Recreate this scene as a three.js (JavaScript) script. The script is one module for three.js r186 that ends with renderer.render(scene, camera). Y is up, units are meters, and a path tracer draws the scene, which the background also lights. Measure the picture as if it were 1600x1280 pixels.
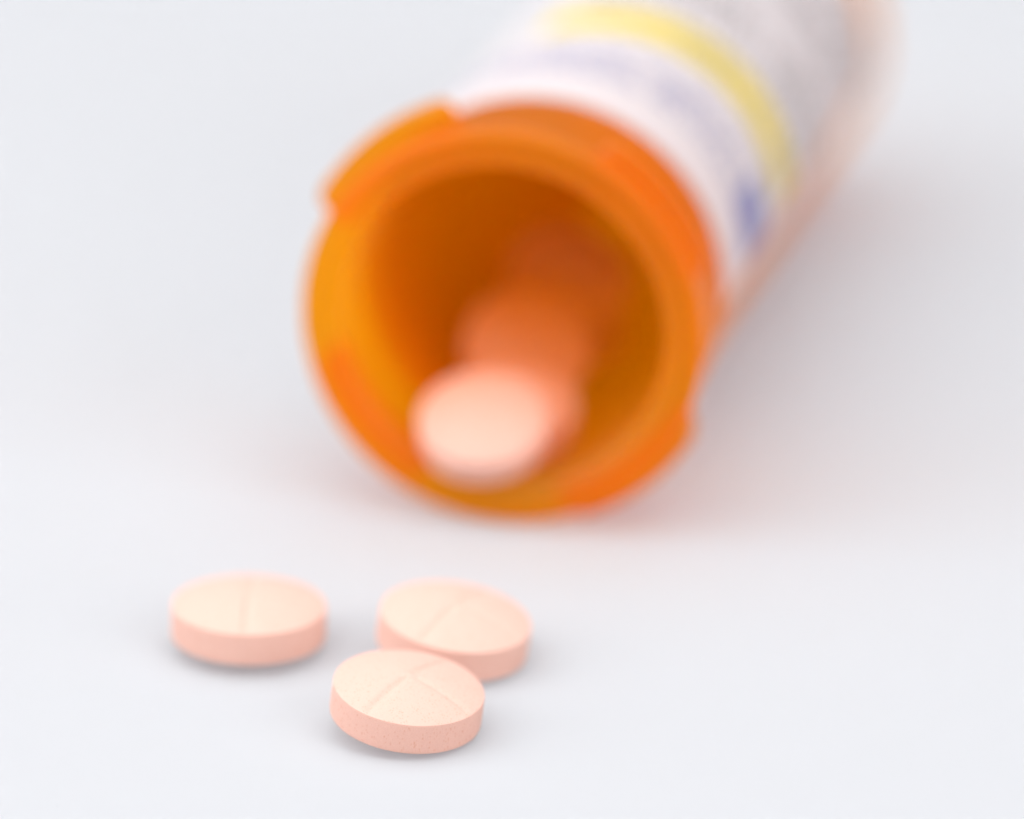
import * as THREE from 'three';
import { RectAreaLightUniformsLib } from 'three/addons/lights/RectAreaLightUniformsLib.js';

// ------------------------------------------------------------------ camera, light, exposure
const MM = 0.001;
const scene = new THREE.Scene();
scene.background = new THREE.Color().setRGB(0.08, 0.081, 0.083);      // dim pale studio around the table
const camera = new THREE.PerspectiveCamera(8.612, 1024 / 819, 0.02, 10);
const ELEV = THREE.MathUtils.degToRad(21.5);
camera.position.set(6.098 * MM, 136.165 * MM, 293.534 * MM);
camera.lookAt(6.098 * MM, 136.165 * MM - Math.sin(ELEV), 293.534 * MM - Math.cos(ELEV));
camera.focus = 0.3180;                                               // the front face of the nearest tablet
camera.userData.fStop = 10.8;
const renderer = new THREE.WebGLRenderer();
renderer.toneMapping = THREE.LinearToneMapping;
renderer.toneMappingExposure = 1.22;
renderer.shadowMap.enabled = true;
RectAreaLightUniformsLib.init();

// one very wide softbox overhead, a little to the left, and two upright ones to either side in front
const LAMPS = [
  { at: [-0.14, 0.75, 0.06], to: [-0.05, 0, 0.04], w: 1.4, h: 1.4, power: 1.15, color: [1.0, 1.0, 1.01], label: 'very wide overhead softbox lamp hung above the white table' },
  { at: [-0.82, 0.40, 0.12], to: [0, 0, -0.02], w: 0.7, h: 0.6, power: 2.6, color: [1.0, 1.0, 1.01], label: 'brighter upright softbox lamp on the side the bottle mouth turns to' },
  { at: [0.62, 0.42, 0.52], to: [0, 0, -0.02], w: 0.7, h: 0.6, power: 2.15, color: [1.0, 1.0, 1.01], label: 'dimmer upright softbox lamp on the side of the grey bottle shadow' },
];

// ------------------------------------------------------------------ helpers
function mulberry(a) {
  return () => { a |= 0; a = (a + 0x6D2B79F5) | 0; let t = Math.imul(a ^ (a >>> 15), 1 | a); t = (t + Math.imul(t ^ (t >>> 7), 61 | t)) ^ t; return ((t ^ (t >>> 14)) >>> 0) / 4294967296; };
}
const used = {};
function numbered(name) { const n = used[name] = (used[name] ?? -1) + 1; return n ? name + '_' + String(n).padStart(3, '0') : name; }
function tag(o, label, category, group) { o.userData.label = label; o.userData.category = category; if (group) o.userData.group = group; return o; }
function part(name, geometry, material, parent) { const m = new THREE.Mesh(geometry, material); m.name = name; m.castShadow = m.receiveShadow = true; parent.add(m); return m; }
// a grid of points f(i, j) -> [x, y, z] in millimetres, joined into a smooth sheet
function sheet(nu, nv, f, { closeU = false, uv, flip = false } = {}) {
  const pos = [], uvs = [], idx = [], cols = nu + 1;
  for (let j = 0; j <= nv; j++) for (let i = 0; i <= nu; i++) {
    const p = f(i / nu, j / nv); pos.push(p[0] * MM, p[1] * MM, p[2] * MM);
    const t = uv ? uv(i / nu, j / nv, p) : [i / nu, j / nv]; uvs.push(t[0], t[1]);
  }
  for (let j = 0; j < nv; j++) for (let i = 0; i < nu; i++) {
    const a = j * cols + i, b = a + 1, c = a + cols, d = c + 1;
    if (flip) idx.push(a, c, b, b, c, d); else idx.push(a, b, c, b, d, c);
  }
  const g = new THREE.BufferGeometry();
  g.setAttribute('position', new THREE.Float32BufferAttribute(pos, 3));
  g.setAttribute('uv', new THREE.Float32BufferAttribute(uvs, 2));
  g.setIndex(idx); g.computeVertexNormals();
  if (closeU) {                                                       // one normal on both sides of the seam
    const n = g.attributes.normal, v = new THREE.Vector3(), w = new THREE.Vector3();
    for (let j = 0; j <= nv; j++) { const a = j * cols, b = a + nu; v.fromBufferAttribute(n, a).add(w.fromBufferAttribute(n, b)).normalize(); n.setXYZ(a, v.x, v.y, v.z); n.setXYZ(b, v.x, v.y, v.z); }
  }
  return g;
}

// ------------------------------------------------------------------ the table
function noiseTexture(size, seed, draw, srgb) {
  const data = new Uint8Array(size * size * 4), rnd = mulberry(seed);
  draw(data, size, rnd);
  const t = new THREE.DataTexture(data, size, size, THREE.RGBAFormat);
  t.wrapS = t.wrapT = THREE.RepeatWrapping; t.magFilter = THREE.LinearFilter; t.minFilter = THREE.LinearMipmapLinearFilter; t.generateMipmaps = true;
  if (srgb) t.colorSpace = THREE.SRGBColorSpace;
  t.needsUpdate = true; return t;
}
// a sheet of milky acrylic over a white board: light spreads beneath it, so contacts stay pale as in the photograph
const tableMat = new THREE.MeshPhysicalMaterial({ color: new THREE.Color().setRGB(0.662, 0.67, 0.687), roughness: 1, transmission: 0.56, thickness: 0, specularIntensity: 0.3 });
const board = new THREE.Mesh(new THREE.BoxGeometry(1.6, 0.02, 1.4), new THREE.MeshStandardMaterial({ color: new THREE.Color().setRGB(0.88, 0.88, 0.885), roughness: 0.9 }));
board.name = 'white_base_board'; board.position.set(0, -0.065, -0.1); board.castShadow = board.receiveShadow = true;
board.userData = { kind: 'structure', label: 'white board underneath the translucent table top', category: 'board' };
scene.add(board);
const table = new THREE.Mesh(new THREE.PlaneGeometry(1.6, 1.4).rotateX(-Math.PI / 2), tableMat);
table.name = 'white_table_top'; table.position.set(0, 0, -0.1); table.castShadow = table.receiveShadow = true;
table.userData = { kind: 'structure', label: 'smooth matte white table top under the bottle and tablets', category: 'table top' };
scene.add(table);

// ------------------------------------------------------------------ softbox lamps (the lights of the studio)
for (const L of LAMPS) {
  const g = new THREE.Group(); g.name = numbered('softbox_lamp'); g.position.set(...L.at); scene.add(g);
  tag(g, L.label, 'softbox');
  if (L.w > 1) g.up.set(0, 0, 1); g.lookAt(...L.to);                               // its +z faces the table
  const shell = new THREE.MeshStandardMaterial({ color: new THREE.Color().setRGB(0.04, 0.04, 0.04), roughness: 0.7 });
  const hw = L.w / 2 + 0.012, hh = L.h / 2 + 0.012, pos = [], idx = [];
  for (const [x, y, z] of [[-hw, -hh, 0.02], [hw, -hh, 0.02], [hw, hh, 0.02], [-hw, hh, 0.02], [-0.07, -0.07, -0.26], [0.07, -0.07, -0.26], [0.07, 0.07, -0.26], [-0.07, 0.07, -0.26]]) pos.push(x, y, z);
  for (let k = 0; k < 4; k++) { const n = (k + 1) % 4; idx.push(k, k + 4, n, n, k + 4, n + 4); }
  idx.push(4, 6, 5, 4, 7, 6);
  const hg = new THREE.BufferGeometry(); hg.setAttribute('position', new THREE.Float32BufferAttribute(pos, 3)); hg.setIndex(idx);
  const hood = hg.toNonIndexed(); hood.computeVertexNormals(); part('hood', hood, shell, g);
  const glow = new THREE.MeshStandardMaterial({ color: 0xffffff, emissive: new THREE.Color().setRGB(...L.color), emissiveIntensity: 0.6, roughness: 0.9 });
  part('diffuser_light', new THREE.BoxGeometry(L.w, L.h, 0.003), glow, g).position.z = 0.004;
  const lamp = new THREE.RectAreaLight(new THREE.Color().setRGB(...L.color), L.power, L.w, L.h);
  lamp.name = 'softbox_glow'; lamp.rotation.y = Math.PI; lamp.position.z = 0.012; g.add(lamp);   // an area light shines along its own -z
}

// ------------------------------------------------------------------ the pill bottle
const AXIS_Y = 13.65, PHI = THREE.MathUtils.degToRad(14.2), DIP = THREE.MathUtils.degToRad(1.6), LENGTH = 71;
const amber = new THREE.MeshPhysicalMaterial({ color: new THREE.Color().setRGB(1.0, 0.585, 0.001), roughness: 0.44, transmission: 0.91, thickness: 0, ior: 1.4, specularIntensity: 0.35 });
const bottle = new THREE.Group(); bottle.name = 'pill_bottle';
bottle.position.set(5.15 * MM, 0, -30.9 * MM); bottle.rotation.order = 'YXZ'; bottle.rotation.y = -PHI; bottle.rotation.x = DIP * -1;
scene.add(bottle);
tag(bottle, 'open amber plastic pill bottle lying on its side with white printed label', 'pill bottle');
const D2R = Math.PI / 180;
const at = (r, deg, s) => [r * Math.cos(deg * D2R), AXIS_Y + r * Math.sin(deg * D2R), -s];
// one closed wall: out over the lip, down the outside, round the base and back up the inside; [distance from the lip, radius]
const wall = [
  [0.95, 10.62], [0.55, 10.82], [0.2, 11.4], [0.02, 11.9], [0, 12.1], [0, 12.5], [0.05, 12.8], [0.22, 13.05], [0.5, 13.22], [0.9, 13.25], [1.3, 13.2], [1.6, 12.9], [1.8, 12.3],
  [2.2, 12.25], [6.0, 12.25], [8.4, 12.25], [8.8, 12.35], [9.1, 12.5], [9.5, 12.53], [9.9, 12.5], [10.1, 12.3], [10.4, 12.22], [13, 12.2], [30, 12.05], [50, 11.87], [70, 11.7], [71.6, 11.55], [72.5, 11.15], [73, 10.5],
  [73, 8], [73, 0.01], [71.6, 0.01], [71.6, 8], [71.5, 9.9], [71, 10.4], [70, 10.55], [50, 10.75], [30, 10.95], [12, 11.08], [8, 11.08], [4, 10.95], [2, 10.8], [1.3, 10.66], [0.95, 10.62],
];
function lathe(profile, n) {
  return sheet(n, profile.length - 1, (u, v) => { const [s, r] = profile[Math.round(v * (profile.length - 1))]; return at(r, u * 360, s); }, { closeU: true, flip: true });
}
const vial = part('vial', lathe(wall, 160), amber, bottle);
vial.userData.label = 'amber translucent plastic vial with a thick rounded lip';
// four locking lugs round the neck
function lugShape(mid, half, top, ramp) {
  const out = (r) => 12.05 + (r - 12.05) * (top - 12.05) / (14.72 - 12.05);
  const cross = [[2.35, 12.05], [2.35, 14.25], [2.55, 14.6], [2.9, 14.72], [4.3, 14.72], [4.65, 14.6], [4.85, 14.2], [4.95, 12.05], [2.35, 12.05]];
  const N = 24, loop = cross.length - 1;
  const pts = [];
  const ring = (deg, k) => cross.slice(0, loop).map(([s, r]) => at(12.05 + (out(r) - 12.05) * k, deg, s));
  for (let i = 0; i <= N; i++) { const t = i / N, e = Math.min(t, 1 - t) * 2 * half; pts.push(ring(mid - half + 2 * half * t, Math.min(1, 0.45 + 0.55 * Math.sqrt(Math.min(1, e / ramp))))); }
  const pos = [], idx = [];
  for (const r of pts) for (const p of r) pos.push(p[0] * MM, p[1] * MM, p[2] * MM);
  for (let i = 0; i < N; i++) for (let k = 0; k < loop; k++) { const a = i * loop + k, b = i * loop + (k + 1) % loop; idx.push(a, b, a + loop, b, b + loop, a + loop); }
  const e0 = 0, e1 = N * loop;
  for (let k = 1; k < loop - 1; k++) { idx.push(e0, e0 + k + 1, e0 + k); idx.push(e1, e1 + k, e1 + k + 1); }
  const g = new THREE.BufferGeometry(); g.setAttribute('position', new THREE.Float32BufferAttribute(pos, 3)); g.setIndex(idx);
  const c = g.toNonIndexed(); c.computeVertexNormals(); return c;
}
for (const [mid, top, ramp] of [[130, 14.65, 3], [40, 13.7, 5], [-50, 14.2, 6], [220, 13.6, 5]]) part('lug', lugShape(mid, 23.5, top, ramp), amber, bottle);

// the paper label: a curled sheet with its own thickness, printed side out
function labelTexture() {
  const W = 2048, H = 1536, c = document.createElement('canvas'); c.width = W; c.height = H;
  const x = c.getContext('2d'), rnd = mulberry(11);
  x.fillStyle = '#d6d6d8'; x.fillRect(0, 0, W, H);
  const mm = H / 55;                                                  // canvas y runs from the mouth end of the label towards the base
  const words = (y, h, color, x0, x1, fill = 0.8) => { x.fillStyle = color; for (let p = x0; p < x1;) { const w = (0.6 + rnd() * 2.4) * h; if (rnd() < fill) for (let q = p; q < Math.min(p + w, x1); q += h * 0.55) x.fillRect(q, y + (rnd() < 0.3 ? 0 : h * 0.25), h * (0.2 + rnd() * 0.2), h * (0.55 + rnd() * 0.3)); p += w + h * 0.5; } };
  for (let k = 0; k < 4; k++) words((6.4 + k * 1.75) * mm, 1.35 * mm, '#5a639f', 0.02 * W, 0.70 * W, 0.9);
  x.fillStyle = '#878dbb'; x.fillRect(0.02 * W, 6.2 * mm, 0.085 * W, 7.2 * mm);
  x.fillStyle = '#dcca00'; x.fillRect(0.035 * W, 17.5 * mm, 0.45 * W, 4.8 * mm);
  words(18.4 * mm, 1.2 * mm, '#6c6420', 0.03 * W, 0.40 * W, 0.7); words(20.3 * mm, 1.2 * mm, '#6c6420', 0.03 * W, 0.30 * W, 0.7);
  for (let k = 0; k < 3; k++) words((25.6 + k * 2.6) * mm, 2.1 * mm, '#3a3639', 0.03 * W, 0.46 * W, 0.9);
  for (let k = 0; k < 3; k++) words((34.5 + k * 2.1) * mm, 1.2 * mm, '#6b666a', 0.10 * W, 0.62 * W, 0.6);
  for (let k = 0; k < 4; k++) words((41.5 + k * 2.8) * mm, 2.2 * mm, '#4a464a', 0.03 * W, 0.5 * W);
  const t = new THREE.CanvasTexture(c); t.colorSpace = THREE.SRGBColorSpace; t.flipY = false; t.anisotropy = 8; return t;
}
const LABEL0 = -5, LABEL1 = 236, S0 = 11, S1 = 66;
const paper = new THREE.MeshPhysicalMaterial({ map: labelTexture(), roughness: 0.95, transmission: 0.3, thickness: 0, specularIntensity: 0.3 });
const rBody = (s) => 12.2 - Math.max(0, s - 13) * 0.0087;
const label = (() => {
  const N = 120, K = 26, loop = [];
  const out = sheet(N, K, (u, v) => { const s = S0 + (S1 - S0) * v; return at(rBody(s) + 0.14, LABEL0 + (LABEL1 - LABEL0) * u, s); }, { flip: true });
  return part('label', out, paper, bottle);
})();
label.userData.label = 'white paper label with yellow stripe and blue and dark print';

// ------------------------------------------------------------------ the tablets
const R = 4.5, BAND = 1.9, DOME = 0.86, SPH = (R * R + DOME * DOME) / (2 * DOME);
const speck = noiseTexture(512, 5, (d, n, rnd) => {
  for (let i = 0; i < n * n; i++) { const k = 249 + (rnd() - 0.5) * 14; d[i * 4] = Math.min(255, k + 6); d[i * 4 + 1] = k; d[i * 4 + 2] = k; d[i * 4 + 3] = 255; }
  for (let q = 0; q < 7000; q++) {                                    // coarse grains of the pressed powder, pale and orange
    const x0 = rnd() * n, y0 = rnd() * n, r = 0.6 + rnd() * 1.3, pale = rnd() < 0.45, a = 0.25 + rnd() * 0.45;
    for (let y = -4; y <= 4; y++) for (let x = -4; x <= 4; x++) if (x * x + y * y < r * r) {
      const i = (((y0 + y + n) | 0) % n * n + ((x0 + x + n) | 0) % n) * 4, c = pale ? [255, 250, 248] : [242, 218, 204];
      for (let k = 0; k < 3; k++) d[i + k] += (c[k] - d[i + k]) * a;
    }
  }
}, true);
const grain = noiseTexture(512, 9, (d, n, rnd) => {
  for (let i = 0; i < n * n; i++) { const k = 128 + (rnd() - 0.5) * 90; d[i * 4] = d[i * 4 + 1] = d[i * 4 + 2] = k; d[i * 4 + 3] = 255; }
  for (let q = 0; q < 1800; q++) { const x0 = rnd() * n, y0 = rnd() * n, r = 1 + rnd() * 3, up = rnd() < 0.5 ? 45 : -40; for (let y = -4; y <= 4; y++) for (let x = -4; x <= 4; x++) { const t = 1 - (x * x + y * y) / (r * r); if (t > 0) { const i = (((y0 + y + n) | 0) % n * n + ((x0 + x + n) | 0) % n) * 4; for (let k = 0; k < 3; k++) d[i + k] = Math.max(0, Math.min(255, d[i + k] + up * t)); } } }
}, false);
const chalk = new THREE.MeshPhysicalMaterial({ color: new THREE.Color().setRGB(0.86, 0.59, 0.495), map: speck, bumpMap: grain, bumpScale: 0.000014, roughness: 0.95, specularIntensity: 0.3, transmission: 0.28, thickness: 0 });
// shallow scores across the upper face: one right across, one from the middle to the rim
function groove(x, y) {
  const ridge = (d) => Math.exp(-(d * d) / (2 * 0.2 * 0.2)), rad = Math.hypot(x, y), ends = (t) => THREE.MathUtils.smoothstep(t, 0.1, 0.5) * (1 - THREE.MathUtils.smoothstep(t, 4.0, 4.45));
  let g = 0;
  g = Math.max(g, ridge(y) * ends(Math.abs(x)) * 0.15);
  g = Math.max(g, ridge(x) * ends(y) * 0.085);
  return g;
}
const domeY = (r) => Math.sqrt(SPH * SPH - r * r) - (SPH - DOME);
function faceShape(scored) {
  const NR = scored ? 90 : 24, NA = scored ? 360 : 72;
  return sheet(NA, NR, (u, v) => {
    const r = R * Math.max(0.0004, scored ? v : v), a = u * 2 * Math.PI, x = r * Math.cos(a), z = r * Math.sin(a);
    return [x, (BAND / 2 + domeY(r) - (scored ? groove(x, z) : 0)) * (scored ? 1 : -1), z];
  }, { closeU: true, flip: !scored, uv: (u, v, p) => [p[0] / 14 + 0.5, p[2] / 14 + 0.5] });
}
const rnd0 = mulberry(77), chip = Array.from({ length: 400 }, () => rnd0());
const bandShape = sheet(200, 8, (u, v) => {
  const a = u * 2 * Math.PI, k = [0, 0.03, 0.08, 0.3, 0.5, 0.7, 0.92, 0.97, 1][Math.round(v * 8)];
  const edge = k === 0 || k === 1 ? 0 : 0.018 + 0.012 * (k > 0.05 && k < 0.95 ? 1 : 0) + ((k === 0.03 || k === 0.97) ? -0.03 * chip[Math.round(u * 200) % 200] ** 3 : 0);
  return [(R + edge) * Math.cos(a), BAND * (0.5 - k), (R + edge) * Math.sin(a)];
}, { closeU: true, flip: false, uv: (u, v) => [u * 2 * Math.PI * R / 14, v * BAND / 14] });
const topShape = faceShape(true), lowShape = faceShape(false);
const makeTablet = () => {
  const t = new THREE.Group();
  part('scored_face', topShape, chalk, t).userData.label = 'domed upper face with pressed score lines';
  part('side_band', bandShape, chalk, t);
  part('lower_face', lowShape, chalk, t);
  return t;
};
const proto = makeTablet();
// centre of the middle plane (mm), the upper face's direction, the turn of the score about it
function tablet(center, normal, spin, label, group) {
  const t = proto.clone(); t.name = numbered('tablet'); scene.add(t);
  const n = new THREE.Vector3(...normal).normalize();
  t.quaternion.setFromUnitVectors(new THREE.Vector3(0, 1, 0), n).multiply(new THREE.Quaternion().setFromAxisAngle(new THREE.Vector3(0, 1, 0), spin * D2R));
  t.position.set(center[0] * MM, center[1] * MM, center[2] * MM);
  return tag(t, label, 'tablet', group);
}
// a tablet on the table rests on its domed underside, so its tilt fixes its height
const onTable = (x, z, normal, spin, label, size = 1) => {
  const n = new THREE.Vector3(...normal).normalize(), reach = SPH - DOME - BAND / 2;
  const t = tablet([x - n.x * BAND / 2, (SPH - n.y * reach) * size, z - n.z * BAND / 2], normal, spin, label, 'tablets on the table');
  t.scale.setScalar(size); return t;
};
onTable(0, 0, [0.122, 0.989, 0.087], 56, 'sharp peach tablet with crossed score lines, overlapping another tablet');
onTable(2.67, -10.22, [0.142, 0.988, 0.062], 62, 'peach tablet partly covered by the tablet touching it', 1.03);
onTable(-10.02, -12.17, [0.033, 0.999, -0.01], 90, 'peach tablet lying flat and apart from the two touching ones', 1.05);

// tablets still inside the bottle: [angle round the wall, height above it, distance from the lip] in the bottle's own axes
bottle.updateMatrixWorld(true);
const inside = (x, y, s, normal, spin, label) => {
  const p = new THREE.Vector3(x * MM, (AXIS_Y + y) * MM, -s * MM).applyMatrix4(bottle.matrixWorld).divideScalar(MM);
  tablet(p.toArray(), normal, spin, label, 'tablets inside the bottle').scale.setScalar(0.94);
};
inside(-1.75, -7.8, 3.2, [-0.06, 0.9, 0.43], 20, 'pale peach tablet at the mouth of the amber bottle');
inside(-1.2, -8.8, 8.8, [0.0, 0.93, 0.36], 70, 'peach tablet just behind the one at the bottle mouth');
inside(-2.3, -7.1, 16.4, [0.1, 0.75, 0.65], 120, 'orange lit tablet midway inside the amber bottle');
inside(-1.3, -4.6, 24.0, [0.1, 0.80, 0.59], 10, 'orange tablet highest and deepest in the heap inside the amber bottle');
inside(-1.9, -8.5, 25.4, [0.05, 0.97, 0.2], 40, 'orange tablet under the highest one of the heap inside the bottle');

// a few specks of dust on the table near the sharp tablet
const dustMat = new THREE.MeshStandardMaterial({ color: new THREE.Color().setRGB(0.45, 0.45, 0.46), roughness: 1 });
const dustShape = new THREE.IcosahedronGeometry(0.06 * MM, 1);
for (const [x, z, k, turn] of [[10.7, 15.7, 1, 0.4], [-20.1, 10.2, 0.6, 1.1], [34.2, 14.2, 0.7, 2.0], [31.2, 19.2, 0.8, 0.2], [7.9, 18.4, 0.6, 1.7], [-7.5, 21.5, 0.6, 2.6]]) {
  const d = new THREE.Mesh(dustShape, dustMat); d.name = numbered('dust_speck'); d.castShadow = d.receiveShadow = true;
  d.scale.set(1.5 * k, 0.7 * k, 0.8 * k); d.rotation.y = turn; d.position.set(x * MM, 0.04 * k * MM, z * MM); scene.add(d);
  tag(d, 'tiny grey speck of dust on the white table', 'dust speck', 'dust specks on the table');
}

renderer.render(scene, camera);
